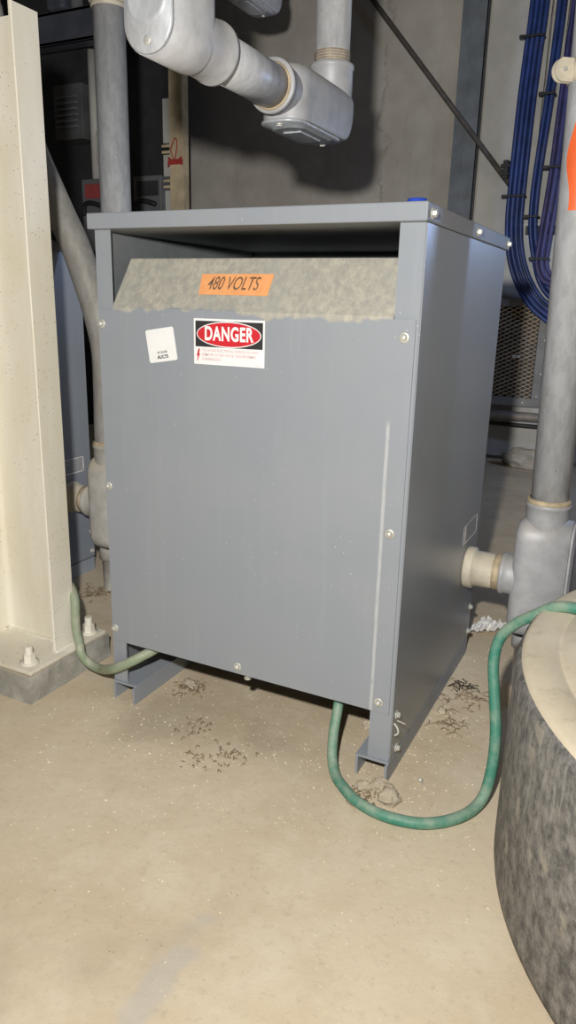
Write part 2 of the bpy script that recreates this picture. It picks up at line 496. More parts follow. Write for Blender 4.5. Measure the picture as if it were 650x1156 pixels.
# loose wire end by the front foot
b = MB().tube([(W + .002, .010, .118), (W + .010, .006, .112), (W + .012, .004, .104), (W + .006, .004, .098)], .0018, 8)
b.tube([(W + .004, .020, .119), (W + .016, .026, .113), (W + .017, .032, .108)], .0014, 8)
b.build('wire_tie', M['cable_bolt'], R1)
b = MB().cyl((.333, .006, .150), (.333, .006, .128), .004, n=10); b.cyl((.333, .006, .133), (.333, .006, .129), .007, n=6, smooth=False)
b.build('hanging_screw', M['bolt'], R1, 'bent screw hanging below the front panel')

# danger sticker
FR = Matrix.Rotation(PI / 2, 4, 'X')          # text plane XY -> front plane XZ facing -Y
def onfront(x, z, y=yF - .0008): return Matrix.Translation((x, y, z)) @ FR
dz = MB().box(.2205, .3650, yF - .0005, yF, .7405, .8205).build('danger_sticker', M['white'], R1, 'white danger sticker with red oval on black')
MB().box(.2240, .3615, yF - .0008, yF - .0005, .7715, .8165).build('black_field', M['labelblack'], dz)
def ellipse(cx, cz, rx, rz, y, n=64): return [(cx + rx * math.cos(2 * PI * i / n), y, cz + rz * math.sin(2 * PI * i / n)) for i in range(n)]
MB().poly(ellipse(.2928, .7940, .0660, .0222, yF - .0009), (0, -.0001, 0)).build('oval_border', M['white'], dz)
MB().poly(ellipse(.2928, .7940, .0642, .0205, yF - .0011), (0, -.0001, 0)).build('red_oval', M['labelred'], dz)
text_mesh('danger_lettering', 'DANGER', .0330, onfront(.2928, .7940, yF - .0014), M['white'], dz, .0011, 0, .70, 1.10)
bz = [(.2300, .7675), (.2335, .7680), (.2312, .7590), (.2336, .7597), (.2278, .7460), (.2270, .7475), (.2292, .7555), (.2262, .7548)]
MB().poly([(x, yF - .0007, z) for x, z in bz], (0, -.0002, 0)).build('lightning_bolt', M['labelred'], dz)
for s, x, z in (('TO AVOID ELECTRICAL SHOCK DO NOT', .2380, .7655), ('REMOVE COVER WHILE TRANSFORMER', .2380, .7577), ('IS ENERGIZED.', .2380, .7500)):
    text_mesh('warning_lettering', s, .0066, onfront(x, z), M['pink'], dz, .0001, 0, .94 if s[0] != 'I' else .95, 1.0, 0, 'LEFT')
text_mesh('form_number', '1-MB 2-3', .0042, onfront(.3510, .7440), M['pink'], dz, 0, 0, .9)

# inventory sticker, tilted (no code on it)
A = Matrix.Translation((.1485, yF - .0002, .7700)) @ Matrix.Rotation(math.radians(-9), 4, 'Y')
t = bmesh.new()
hw, hh, rr = .0315, .0300, .0035
pts = []
for cx, cz, a0 in ((hw - rr, hh - rr, 0), (-hw + rr, hh - rr, 90), (-hw + rr, -hh + rr, 180), (hw - rr, -hh + rr, 270)):
    for i in range(6):
        a = math.radians(a0 + i * 18)
        pts.append((cx + rr * math.cos(a), 0, cz + rr * math.sin(a)))
ist = MB().poly(pts, (0, -.0005, 0), M=A).build('inventory_sticker', M['white'], R1, 'white tilted sticker with rounded corners and black print')
text_mesh('lettering', 'MCM4BM', .0068, A @ Matrix.Translation((.0, -.0008, -.0130)) @ FR, M['pale_ink'], ist, .0001, 0, .8)
text_mesh('lettering', 'AUC75', .0085, A @ Matrix.Translation((.0, -.0008, -.0215)) @ FR, M['labelblack'], ist, .0003, 0, .95)

# 480 VOLTS sticker on the sloping top
sl = math.atan2(.925 - .834, .0605)
SL = Matrix.Translation((0, yF + .0004, .834)) @ Matrix.Rotation(sl, 4, 'X')   # local: x right, y up the slope, z out
s0, s1 = .0345, .0790
quad = [(.2185, s0), (.3600, s0), (.3600, s1), (.2140, s1)]
vs = MB().poly([(x, s, .0004) for x, s in [(.2190, .0325), (.3590, .0325), (.3590, .0765), (.2120, .0755)]], (0, 0, .0005), M=SL).build('voltage_sticker', M['orange_label'], R1, 'orange 480 volts sticker on the dusty slope')
text_mesh('lettering', '480 VOLTS', .0385, SL @ Matrix.Translation((.2835, .0548, .0012)), M['ink'], vs, .0003, .12, .57)

# second transformer of the same kind
R2 = thing('dry_type_transformer', 'second grey transformer enclosure half hidden behind the cream column', 'transformer', (-1.213, 0, 0))
for ch in list(R1.children):
    if ch.name.split('.')[0] in ('danger_sticker', 'inventory_sticker', 'voltage_sticker', 'wire_tie', 'hanging_screw'): continue
    copy_tree(ch, R2)

# blue plastic cap on the lid
k = MB().lathe([(0, .0), (.019, .0), (.019, .022), (.0175, .030), (.0165, .0315), (0, .0315)], (.555, .2, 1.0), (0, 0, 1), 28)
for i in range(28):
    a = 2 * PI * i / 28
    k.box(-.0007, .0007, .0185, .0197, .002, .022, 0, M=Matrix.Translation((.555, .2, 1.0)) @ Matrix.Rotation(a, 4, 'Z'))
tag(k.build('bottle_cap', M['blue']), 'small bright blue plastic cap lying on the lid of the front transformer', 'cap')

# ------------------------------------------------------------------ conduit fittings
def stadium(w, L, x0=0, z0=0, n=14):
    r = w / 2
    p = []
    for i in range(n + 1):
        a = PI * i / n
        p.append((x0 + r * math.cos(a), z0 + L - r + r * math.sin(a)))
    for i in range(n + 1):
        a = PI + PI * i / n
        p.append((x0 + r * math.cos(a), z0 + r + r * math.sin(a)))
    return p
def rrect(w, L, r, n=7):
    p = []
    for cx, cz, a0 in ((w / 2 - r, L - r, 0), (-w / 2 + r, L - r, 90), (-w / 2 + r, r, 180), (w / 2 - r, r, 270)):
        for i in range(n):
            a = math.radians(a0 + 90 * i / (n - 1))
            p.append((cx + r * math.cos(a), cz + r * math.sin(a)))
    return p
def fitting(root, T, L=.25, w=.08, d=.12, hub=.0445, hub_len=.05, off=.048, hub2_len=.05, mats=None, pad=False, corner=None, heel=0.0):
    """cast conduit body: long axis +Z, cover on -Y, hub out of the +Z end and out of the back (+Y)"""
    mats = mats or (M['cast'], M['plate'])
    b = MB()
    pf = rrect(w, L, corner) if corner else stadium(w, L)
    n = len(pf)
    # rings from the cover face to a rounded back
    t = bmesh.new()
    R = .024
    secs = [(.0, 0)] + ([(heel * q, 0) for q in (.08, .2, .35, .5, .7, .9)] if heel else []) + [(d - R, 0)] + [(d - R + R * math.sin(a), R * (1 - math.cos(a))) for a in [PI / 2 * i / 6 for i in range(1, 7)]]
    rings = []
    cz = L / 2
    for y, ins in secs:
        ring = []
        for x, z in pf:
            sx = (w / 2 - ins) / (w / 2); sz = (L / 2 - ins) / (L / 2)
            zz = cz + (z - cz) * sz
            if heel and y < heel:
                zz += heel * (1 - math.sqrt(max(0, 1 - ((heel - y) / heel) ** 2))) * max(0, 1 - zz / (L * .5))
            ring.append(t.verts.new((x * sx, y, zz)))
        rings.append(ring)
    for a_, b_ in zip(rings, rings[1:]):
        for i in range(n):
            j = (i + 1) % n
            t.faces.new((a_[i], a_[j], b_[j], b_[i])).smooth = True
    t.faces.new(rings[0]); t.faces.new(rings[-1])
    bmesh.ops.recalc_face_normals(t, faces=t.faces)
    b.add(t, T)
    hp = lambda s: [(s * hub * .92, -.03), (s * hub * .96, 0), (s * hub, .008), (s * hub, hub_len - .010), (s * hub * 1.05, hub_len - .008), (s * hub * 1.05, hub_len - .001), (s * hub * 1.02, hub_len), (s * hub * .8, hub_len)]
    hp2 = [(hub * .96, -.03), (hub, 0), (hub, hub2_len - .010), (hub * 1.05, hub2_len - .008), (hub * 1.05, hub2_len - .001), (hub * 1.02, hub2_len), (hub * .8, hub2_len)]
    b.lathe(hp(1), (0, d / 2, L), (0, 0, 1), 36, M=T)
    b.lathe(hp2, (0, d, off), (0, 1, 0), 36, M=T)
    body = b.build('conduit_body', mats[0], root)
    # cover plate with raised middle and screws
    c = MB()
    L0 = heel * 1.02
    T = T @ Matrix.Translation((0, 0, L0)); L = L - L0 + (.012 if heel else 0)
    pc = rrect(w * .97, L * .985, corner) if corner else stadium(w * .97, L * .985)
    def ring_poly(scale_x, scale_z, y):
        return [(x * scale_x, y, L / 2 + (z + L * .0075 - L / 2) * scale_z) for x, z in pc]
    t = bmesh.new()
    rr_ = [(1, 1, -.0005), (1, 1, -.0045), (.96, .985, -.0062), (.84, .72, -.0062), (.78, .70, -.0092), (.70, .66, -.0098)]
    rings = [[t.verts.new(p) for p in ring_poly(*q)] for q in rr_]
    for a_, b_ in zip(rings, rings[1:]):
        for i in range(len(pc)):
            j = (i + 1) % len(pc)
            t.faces.new((a_[i], a_[j], b_[j], b_[i])).smooth = True
    t.faces.new(rings[-1]); t.faces.new(rings[0])
    bmesh.ops.recalc_face_normals(t, faces=t.faces)
    c.add(t, T)
    if pad:
        c.box(-w * .20, w * .20, -.0125, -.009, L * .30, L * .70, .001, M=T)
    cov = c.build('cover', mats[1], body)
    for z in (.018, L - .018):
        s = MB().lathe([(0, 0), (.0062, 0), (.0062, .002), (.005, .0032), (0, .0034)], (0, -.006, z), (0, -1, 0), 18, M=T)
        s.box(-.0052, .0052, -.0100, -.0092, z - .0007, z + .0007, M=T @ Matrix.Translation((0, 0, z)) @ Matrix.Rotation(.5, 4, 'Y') @ Matrix.Translation((0, 0, -z)))
        s.build('screw', M['bolt'], cov)
    return body

# overhead run: body with oval cover, level pipe, second body, riser
def overhead(label, loc):
    r = thing('overhead_conduit', label, 'conduit', (.27, .2, 1.23), 'overhead conduit runs')
    fitting(r, Matrix.Translation((.27, -.18, 1.182)), L=.25, w=.085, d=.12)
    T2 = Matrix.Translation((.27, .497, 1.181)) @ Matrix.Rotation(PI / 2, 4, 'X')
    fitting(r, T2, L=.285, w=.094, d=.100, hub_len=.030, off=.046, pad=True, corner=.038, heel=.062)
    b = MB().cyl((.27, -.03, 1.23), (.27, .215, 1.23), .0368, n=40)
    b.build('pipe', M['galv'], r, 'level galvanised pipe between the two bodies')
    MB().lathe([(.030, 0), (.0405, 0), (.0405, .004), (.0372, .006)], (.27, .184, 1.23), (0, -1, 0), 36).build('thread_ring', M['tan_seal'], r)
    MB().cyl((.27, .451, 1.32), (.27, .451, 3.2), .0362, n=40).build('riser_pipe', M['galv'], r, 'upright galvanised pipe rising to the ceiling')
    b = MB()
    for i in range(5):
        b.lathe([(.036, 0), (.0378, .002), (.036, .004)], (.27, .451, 1.331 + i * .005), (0, 0, 1), 32)
    b.build('thread_ring', M['rust'], r, 'rusty threaded end of the riser pipe')
    MB().cyl((.27, -.12, 1.47), (.27, -.12, 3.2), .0362, n=40).build('riser_pipe', M['galv'], r)
    r.location = loc
    return r
ov = overhead('grey overhead conduit run with two cast bodies in front, above the transformer lid', (.27, .2, 1.23))
ov2 = copy_tree(ov)
ov2['label'] = 'farther overhead conduit run, only its end fitting showing at the top edge'
ov2.location = Vector((-.455, 1.25, 1.875)) + Vector((0, 0, .0))
for ch in ov2.children:
    pass

# risers beside each transformer
def riser(label, dx, dusty):
    pm = M['galv_dusty'] if dusty else M['galv']
    cm = M['cast_dusty'] if dusty else M['cast']
    X = .8025 + dx
    r = thing('conduit_riser', label, 'conduit', (X, .5, 0))
    T = Matrix.Translation((.860 + dx, .5, .130)) @ Matrix.Rotation(PI / 2, 4, 'Z')
    fitting(r, T, L=.28, w=.100, d=.115, hub=.0455, hub_len=.036, off=.137, hub2_len=.026, mats=(cm, cm), corner=.045)
    MB().lathe([(.040, 0), (.0462, .001), (.0462, .008), (.0435, .011), (.041, .012)], (X, .5, .444), (0, 0, 1), 40).build('sealant_ring', M['tan_seal'], r)
    # connector into the enclosure
    b = MB().lathe([(.034, 0), (.0475, 0), (.0485, .004), (.0485, .017), (.0465, .021), (.0415, .022), (.0408, .060), (.039, .066)], (W + .002 + dx, .5, .267), (1, 0, 0), 40)
    b.build('connector', M['beige'], r)
    MB().lathe([(.038, 0), (.0412, .001), (.0412, .015), (.038, .016)], (.702 + dx, .5, .267), (1, 0, 0), 40).build('sealant_ring', M['tan_seal'], r)
    b = MB().lathe([(.040, .128), (.040, .10), (.032, .098), (.031, 0.0)], (X - .004, .5, 0), (0, 0, 1), 32)
    b.build('floor_stub', cm, r)
    return r, pm, X
r1, pm, X1 = riser('galvanised conduit riser with orange tape right of the front transformer', 0, False)
MB().cyl((X1 + .002, .5, .43), (.733, .5, 3.2), .0398, n=48).build('pipe', M['galv'], r1)
# orange marking on the pipe
t = bmesh.new()
na, nz = 14, 12
g = []
for j in range(nz + 1):
    row = []
    for i in range(na + 1):
        zz = j / nz
        a0 = -112 - 14 * math.sin(zz * PI) + 6 * math.sin(zz * 9)
        a = math.radians(a0 + (10 - a0) * i / na)
        z = 1.035 + .185 * zz
        row.append(t.verts.new((X1 + .002 - (z - .43) * .0259 + .0403 * math.cos(a), .5 + .0403 * math.sin(a), z)))
    g.append(row)
for j in range(nz):
    for i in range(na):
        t.faces.new((g[j][i], g[j][i + 1], g[j + 1][i + 1], g[j + 1][i])).smooth = True
MB().add(t).build('orange_tape', M['orange'], r1, 'fluorescent orange marking tape on the pipe')
# strap clamp with a bolted ear
b = MB().lathe([(.0396, 0), (.0425, 0), (.0425, .040), (.0396, .040)], (.782, .5, 1.262), (0, 0, 1), 40)
c_ = Vector((.782, .5, 1.280)); dr = Vector((-.80, -.60, 0)).normalized()
sd = Vector((-dr.y, dr.x, 0))
MX = Matrix.Translation(c_) @ Matrix(((dr.x, sd.x, 0, 0), (dr.y, sd.y, 0, 0), (0, 0, 1, 0), (0, 0, 0, 1)))
t = bmesh.new()
ep = [(.040, -.020), (.064, -.020)] + [(.060 + .018 * math.cos(a), .020 * math.sin(a)) for a in [(-80 + 16 * i) * PI / 180 for i in range(11)]] + [(.064, .020), (.040, .020)]
for yo in (.004, -.007):
    b.poly([(x, yo, z) for x, z in ep], (0, .003, 0), M=MX)
cl = b.build('pipe_clamp', M['beige'], r1)
b = MB().lathe([(0, 0), (.011, 0), (.011, .003), (.007, .0035)], (.060, -.007, 0), (0, -1, 0), 20, M=MX)
b.cyl((.060, -.010, 0), (.060, -.018, 0), .0072, n=6, smooth=False, M=MX); b.cyl((.060, .012, 0), (.060, -.022, 0), .004, n=12, M=MX)
b.build('clamp_bolt', M['bolt'], cl)

r2, pm, X2 = riser('dusty offset-bent conduit riser between the cream column and front transformer', -1.213, True)
MB().tube([(X2, .5, .43), (X2, .5, .50), (-.408, .501, .60), (-.410, .503, .705), (-.428, .506, .782), (-.457, .512, .855), (-.489, .516, .927), (-.520, .518, .995), (-.563, .516, 1.075), (-.626, .506, 1.208), (-.672, .505, 1.31), (-.708, .505, 1.395), (-.745, .505, 1.49), (-.768, .505, 1.59), (-.775, .505, 1.72), (-.775, .505, 3.2)], .0405, 28, 6).build('bent_pipe', M['galv_dusty'], r2)

vp = thing('upright_conduit', 'straight galvanised conduit standing behind the left end of the transformer lid', 'conduit', (-.598, .80, 0))
MB().cyl((-.598, .80, 0), (-.598, .80, 1.68), .0465, n=40).build('pipe', M['galv'], vp)
b = MB().cyl((-.598, .80, 1.665), (-.598, .80, 1.72), .056, n=8, smooth=False); b.lathe([(.048, 0), (.052, .003), (.052, .012), (.048, .014)], (-.598, .80, 1.652), (0, 0, 1), 32)
b.build('coupling', M['beige'], vp, 'tan hexagonal coupling')
MB().cyl((-.598, .80, 1.72), (-.598, .80, 3.2), .0465, n=40).build('pipe', M['galv'], vp)

# ------------------------------------------------------------------ cream column and base
pd = MB()
t = bmesh.new()
bmesh.ops.create_cube(t, size=1)
for v in t.verts:
    top = v.co.z > 0
    v.co = Vector((-.268 + v.co.x * (.262 if top else .268) , .015 + v.co.y * (.258 if top else .266), .063 if top else 0))
bmesh.ops.subdivide_edges(t, edges=t.edges[:], cuts=9, use_grid_fill=True)
for v in t.verts:
    n = noise.noise(v.co * 22) * .004
    if v.co.z > .001: v.co += Vector((n, n * .7, 0 if v.co.z < .06 else n * .4 - .001))
pd.add(t)
tag(pd.build('concrete_pad', M['grout']), 'rough grey concrete pad under the cream steel column', 'pad')

colm = thing('steel_column', 'cream painted steel channel column on a bolted base plate at left', 'column', (-.26, .03, .063))
b = MB()
yb, yf_ = .056, -.010
prof = [(-.162, yf_), (-.162, yb), (-.366, yb), (-.366, yf_), (-.358, yf_ + .001)]
def fil(cx, cy, r, a0, a1, n=5): return [(cx + r * math.cos(math.radians(a0 + (a1 - a0) * i / n)), cy + r * math.sin(math.radians(a0 + (a1 - a0) * i / n))) for i in range(n + 1)]
prof = [(-.162, yf_ + .002), (-.162, yb), (-.366, yb), (-.366, yf_ + .002), (-.3645, yf_), (-.3595, yf_), (-.358, yf_ + .002)]
prof += fil(-.344, yb - .022, .012, 180, 90) + fil(-.186, yb - .022, .012, 90, 0)
prof += [(-.170, yf_ + .002), (-.1685, yf_), (-.1635, yf_)]
b.poly([(x, y, .071) for x, y in prof], (0, 0, 1.292))
b.build('channel_shaft', M['cream'], colm)
b = MB().box(-.390, -.139, -.108, .137, .063, .0715, .0015)
b.build('base_plate', M['cream'], colm)
# weld bead along the foot
b = MB().tube([(-.158, -.012, .072), (-.158, .02, .073), (-.158, .055, .072)], .004, 8, 5, jitter=.5)
b.tube([(-.355, .034, .072), (-.30, .030, .073), (-.24, .031, .072), (-.176, .032, .073)], .0035, 8, 5, jitter=.5)
b.tube([(-.356, -.008, .072), (-.355, .03, .072)], .0035, 8, 5, jitter=.5)
b.build('weld_bead', M['cream'], colm)
def anchor(label, x, y):
    a = thing('anchor_bolt', label, 'bolt', (x, y, .0715), 'column anchor bolts')
    MB().lathe([(.0, 0), (.0215, 0), (.0215, .003), (.010, .0032)], (x, y, .0715), (0, 0, 1), 28).build('washer', M['cream'], a)
    MB().cyl((x, y, .0745), (x, y, .094), .0145, .0135, n=6, smooth=False).build('nut', M['cream'], a)
    b = MB().cyl((x, y, .070), (x, y, .112), .0088, n=18)
    for i in range(6): b.lathe([(.0088, 0), (.0096, .0012), (.0088, .0024)], (x, y, .095 + i * .0027), (0, 0, 1), 18)
    b.build('stud', M['cream'], a)
anchor('cream painted anchor bolt at the near corner of the column base plate', -.175, -.075)
anchor('cream painted anchor bolt at the far corner, beside the green cable and transformer', -.166, .108)

# ------------------------------------------------------------------ drum
dr_ = thing('round_drum', 'wide low black drum with a dust covered top, cut by the right edge', 'drum', (1.40, .003, 0))
b = MB().lathe([(.30, .001), (.552, .001), (.558, .006), (.560, .02), (.561, .18), (.560, .335), (.556, .349), (.550, .354)], (1.4, .003, 0), (0, 0, 1), 160)
b.build('side_wall', M['drum'], dr_)
b = MB().lathe([(.5535, .3495), (.551, .356), (.545, .360), (.503, .3612), (.500, .3590), (.497, .3590), (.494, .3620), (.40, .3625), (0, .3625)], (1.4, .003, 0), (0, 0, 1), 160)
b.build('top', M['drumtop'], dr_, 'dust covered flat top with a ring groove')

# ------------------------------------------------------------------ green cables
b = MB().tube([(.50, .12, .198), (.512, .055, .150), (.520, .028, .112), (.523, .004, .070), (.530, -.016, .030), (.548, -.042, .0125), (.575, -.068, .0115), (.610, -.092, .011),
               (.665, -.106, .011), (.731, -.093, .011), (.780, -.050, .0115), (.806, .000, .020), (.815, .022, .070), (.812, .042, .134), (.798, .068, .198), (.788, .088, .248), (.793, .100, .288), (.815, .103, .318), (.845, .100, .343), (.880, .096, .3675), (.930, .090, .3740), (1.0, .085, .3735), (1.10, .09, .3735), (1.40, .20, .3735), (1.72, .36, .3725), (1.83, .43, .330), (1.90, .50, .15), (1.98, .58, .0115), (2.35, .80, .0115)], .0098, 16, 8)
tag(b.build('ground_cable', M['hose']), 'bright green cable looping from under the transformer over the drum', 'cable')
b = MB().tube([(-.40, .20, .0115), (-.36, .165, .13), (-.272, .112, .192), (-.225, .091, .201), (-.182, .0725, .198), (-.150, .050, .181), (-.1415, .040, .154), (-.138, .036, .115), (-.1275, .033, .080), (-.120, .028, .062), (-.112, .034, .045), (-.094, .036, .034), (-.060, .026, .038), (-.026, .005, .056), (.008, -.0135, .075), (.037, -.0155, .092), (.071, .000, .113), (.098, .04, .135), (.115, .10, .198)], .0105, 16, 8)
tag(b.build('ground_cable', M['hose_dusty']), 'dusty pale green cable curling from behind the column under the transformer', 'cable')

# ------------------------------------------------------------------ floor litter
def rock(p, s, label, seed, mat='rock', group='loose rubble on the floor'):
    t = bmesh.new(); bmesh.ops.create_icosphere(t, subdivisions=3, radius=1)
    for v in t.verts:
        d = v.co.normalized()
        k = 1 + .34 * noise.noise(d * 1.5 + Vector((seed * 3.1, seed, 0))) + .16 * noise.noise(d * 4 + Vector((seed, 0, 5)))
        v.co = Vector((d.x * s[0] * k, d.y * s[1] * k, max(d.z * s[2] * k, -s[2] * .6)))
    zmin = min(v.co.z for v in t.verts)
    bmesh.ops.translate(t, verts=t.verts, vec=Vector((p[0], p[1], -zmin + p[2])))
    bmesh.ops.rotate(t, cent=Vector(p), matrix=Matrix.Rotation(seed * 1.3, 3, 'Z'), verts=t.verts)
    tag(MB().add(t, smooth=False).build('rubble_lump', M[mat]), label, 'rubble', group)
rock((.656, -.052, 0), (.022, .018, .014), 'largest dusty rubble lump just in front of the transformer foot', 1)
rock((.628, -.026, 0), (.014, .018, .012), 'rubble lump wedged inside the open end of the base channel', 2)
rock((.604, -.040, 0), (.016, .013, .009), 'low rubble lump between the green cable and the base channel', 5)
rock((.645, -.022, 0), (.012, .010, .008), 'small rubble crumb under the right flange tip of the base channel', 9)
rock((.583, -.062, 0), (.008, .007, .005), 'smallest rubble crumb against the inside of the bright green cable', 11)
rock((.540, .150, 0), (.011, .011, .011), 'brown rubble lump seen under the transformer behind the front corner post', 3)
rock((.660, .285, 0), (.014, .010, .009), 'small pale stone beside the right side of the transformer', 4)
rock((.118, .118, 0), (.022, .011, .009), 'flat brown clod beside the left base channel of the transformer', 7)

b = MB().lathe([(0, 0), (.0048, 0), (.0048, .002), (.0026, .0035), (.0016, .004)], (.690, .028, .0052), (.65, -.75, -.08), 12)
b.cyl((.690, .028, .0052), (.706, .0095, .0028), .0018, .0006, n=10)
tag(b.build('loose_screw', M['bolt']), 'small loose screw on the floor right of the transformer foot', 'screw')

def litter(p, n, spread, label, seed, mat='leaf', L=.03):
    rnd = random.Random(seed); n = int(n * 2.0)
    b = MB()
    for i in range(n):
        x = p[0] + rnd.gauss(0, spread); y = p[1] + rnd.gauss(0, spread)
        a = rnd.random() * 6.28; l = L * rnd.uniform(.4, 1.2); z = rnd.uniform(.0015, .006)
        mid = (x + rnd.uniform(-.004, .004), y + rnd.uniform(-.004, .004), z + rnd.uniform(.001, .005))
        if i % 3:
            r0 = rnd.uniform(.0005, .0011)
            b.tube([(x - math.cos(a) * l / 2, y - math.sin(a) * l / 2, .0012), mid, (x + math.cos(a + rnd.uniform(-.9, .9)) * l / 2, y + math.sin(a) * l / 2, .0012)], r0, 4, 3)
        else:
            tb = bmesh.new()
            sz = rnd.uniform(.0022, .0055)
            vs0 = [tb.verts.new((x + sz * rnd.uniform(.5, 1.2) * math.cos(a + q * 1.26), y + sz * rnd.uniform(.4, 1.0) * math.sin(a + q * 1.26), .0004)) for q in range(5)]
            tp0 = tb.verts.new((x + rnd.uniform(-.001, .001), y, sz * rnd.uniform(.4, 1.0)))
            for q in range(5): tb.faces.new((vs0[q], vs0[(q + 1) % 5], tp0))
            b.add(tb)
    tag(b.build('dry_litter', M[mat]), label, 'litter', 'dry litter on the floor', None)
litter((.676, .425), 16, .013, 'dark dry litter on the floor behind the standing green cable', 3, 'darkleaf', .035)
litter((.690, .37), 30, .03, 'brown dry litter strewn between the transformer side and drum', 4, 'leaf', .03)
litter((.125, .105), 34, .022, 'brown dry litter beside the left base channel', 5, 'leaf', .022)
litter((-.135, .33), 60, .035, 'heap of dry litter behind the column, left of the transformer', 6, 'leaf', .03)
litter((-.43, .44), 45, .035, 'dry litter at the foot of the dusty bent riser', 16, 'leaf', .03)
litter((.345, -.070), 16, .018, 'thin dry litter on open floor before the middle of the front panel', 8, 'leaf', .012)
litter((.24, -.02), 14, .02, 'thin dry litter on open floor before the left half of the front panel', 9, 'leaf', .012)
litter((.300, -.10), 12, .02, 'loose brown crumbs farther out on the open floor before the panel', 19, 'leaf', .012)
litter((.625, -.065), 26, .020, 'dry litter around the rubble at the transformer foot', 10, 'leaf', .016)
litter((.69, .255), 14, .02, 'curled dry litter beside the pale stone', 23, 'leaf', .03)

# pale grit, nobody could count it
rnd = random.Random(5)
b = MB(); t = bmesh.new()
for i in range(1700):
    if i % 3 == 0: x, y = rnd.gauss(.66, .10), rnd.gauss(.25, .22)
    elif i % 3 == 1: x, y = rnd.uniform(-.2, 1.0), rnd.uniform(-.55, .15)
    else: x, y = rnd.gauss(.3, .25), rnd.gauss(-.08, .14)
    if (x - 1.4) ** 2 + y ** 2 < .57 ** 2 or (x < -.12 and y > -.13): continue
    s = rnd.uniform(.0006, .0017) * (1.5 if rnd.random() < .06 else 1)
    a = rnd.random() * 6
    vs_ = [t.verts.new((x + s * 1.4 * math.cos(a + q * 2.09) * rnd.uniform(.6, 1.2), y + s * 1.4 * math.sin(a + q * 2.09), 0.0001)) for q in range(3)]
    tp = t.verts.new((x, y, s * 1.3))
    for q in range(3): t.faces.new((vs_[q], vs_[(q + 1) % 3], tp))
b.add(t)
tag(b.build('floor_grit', M['grit']), 'pale grit and crumbs scattered over the dusty concrete floor', 'grit', None, 'stuff')

# crumpled wrapper behind the right rear corner
rnd = random.Random(8)
t = bmesh.new()
nx, ny = 20, 9
g = []
for i in range(nx + 1):
    u = i / nx
    cx = .625 + .115 * u; cy = .755 + .055 * u - .012 * math.sin(u * 5)
    row = []
    for j in range(ny + 1):
        v = j / ny - .5
        wd = .115 * (1 - .45 * math.sin(u * PI) ** 2) 
        z = .007 + .009 * abs(math.sin(j * 1.7 + i * .6)) + .010 * noise.noise(Vector((i * .7, j * .9, 2)))
        row.append(t.verts.new((cx + v * .02 + .006 * noise.noise(Vector((i, j, 7))), cy + v * wd, max(.002, z * (1.4 - u * .4)))))
    g.append(row)
for i in range(nx):
    for j in range(ny):
        t.faces.new((g[i][j], g[i + 1][j], g[i + 1][j + 1], g[i][j + 1]))
o = MB().add(t, smooth=False).build('crumpled_wrapper', M['wrap'])
tag(o, 'crumpled dirty white wrapper on the floor behind the transformer by the conduit', 'wrapper')

# ------------------------------------------------------------------ back wall things
b = MB()
b.box(-.197, -.072, 3.150, 3.158, 0, 3.2, .001); b.box(-.197, -.190, 3.150, 3.2, 0, 3.2); b.box(-.079, -.072, 3.150, 3.2, 0, 3.2)
b.box(-.205, -.150, 3.146, 3.150, 0, 3.2)
tag(b.build('steel_post', M['steel']), 'blue grey steel channel post upright against the back wall', 'post')
b = MB().cyl((-1.02, 3.128, 2.80), (.13, 3.128, 1.467), .014, n=14)
tag(b.build('brace_rod', M['rod']), 'thin dark diagonal brace rod crossing the back wall', 'rod')
b = MB()
t = bmesh.new(); bmesh.ops.create_grid(t, x_segments=40, y_segments=30, size=.5)
for v in t.verts:
    x, z = v.co.x * 2.2 + 1.04, (v.co.y + .5) * 3.0 + .02
    cz = noise.noise(Vector((x * 3, 1, z * 2.4 + x * 2.5))) * .022 + abs(noise.noise(Vector((x * 5, 4, z * 4 - x * 3)))) * .018
    v.co = Vector((x, 3.192 - cz * .8 - .006, z))
for f in t.faces: f.smooth = True
b.add(t)
tag(b.build('plastic_sheeting', M['sheet']), 'creased grey white sheeting covering the wall behind the blue cables', 'sheeting')

# strut rails with blue cables
for x, z0, lab in ((.258, 1.285, 'brown vertical strut rail right of the outer blue cable bundle'), (.338, 1.285, 'brown vertical strut rail right of the middle blue cable bundle')):
    s = thing('strut_rail', lab, 'rail', (x, 3.15, z0), 'strut rails behind the blue cables')
    b = MB().box(x - .013, x + .013, 3.125, 3.128, z0, 3.2); b.box(x - .013, x - .010, 3.125, 3.16, z0, 3.2); b.box(x + .010, x + .013, 3.125, 3.16, z0, 3.2)
    b.build('channel', M['strut'], s)
    MB().box(x - .003, x + .003, 3.1235, 3.126, z0 + .01, 3.19).build('slot', M['whitebox'], s, 'pale strip inside the rail')
MB_ = MB().box(.23, .46, 3.13, 3.165, 1.225, 1.268, .002)
tag(MB_.build('cross_bracket', M['blacksteel']), 'dark cross bracket below the strut rails behind the cables', 'bracket')
b1 = [(0.2, 3.0), (0.195, 2.299), (0.187, 2.071), (0.179, 1.834), (0.176, 1.503), (0.178, 1.288), (0.200, 1.133), (0.250, 0.999), (0.325, 0.890), (0.412, 0.820), (0.547, 0.738), (.75, .66), (.95, .62)]
b2 = [(.31, 3.0), (0.307, 2.284), (0.302, 2.058), (0.292, 1.785), (0.281, 1.582), (0.276, 1.393), (0.284, 1.242), (0.313, 1.111), (0.355, 0.990), (0.418, 0.915), (0.536, 0.848), (.75, .78), (.95, .75)]
b3 = [(.395, 3.0), (0.390, 2.275), (0.385, 2.051), (0.378, 1.779), (0.372, 1.494), (0.363, 1.327), (0.354, 1.176), (0.352, 1.077), (0.380, 1.010), (0.435, 0.985), (0.524, 0.965), (.75, .92), (.95, .90)]
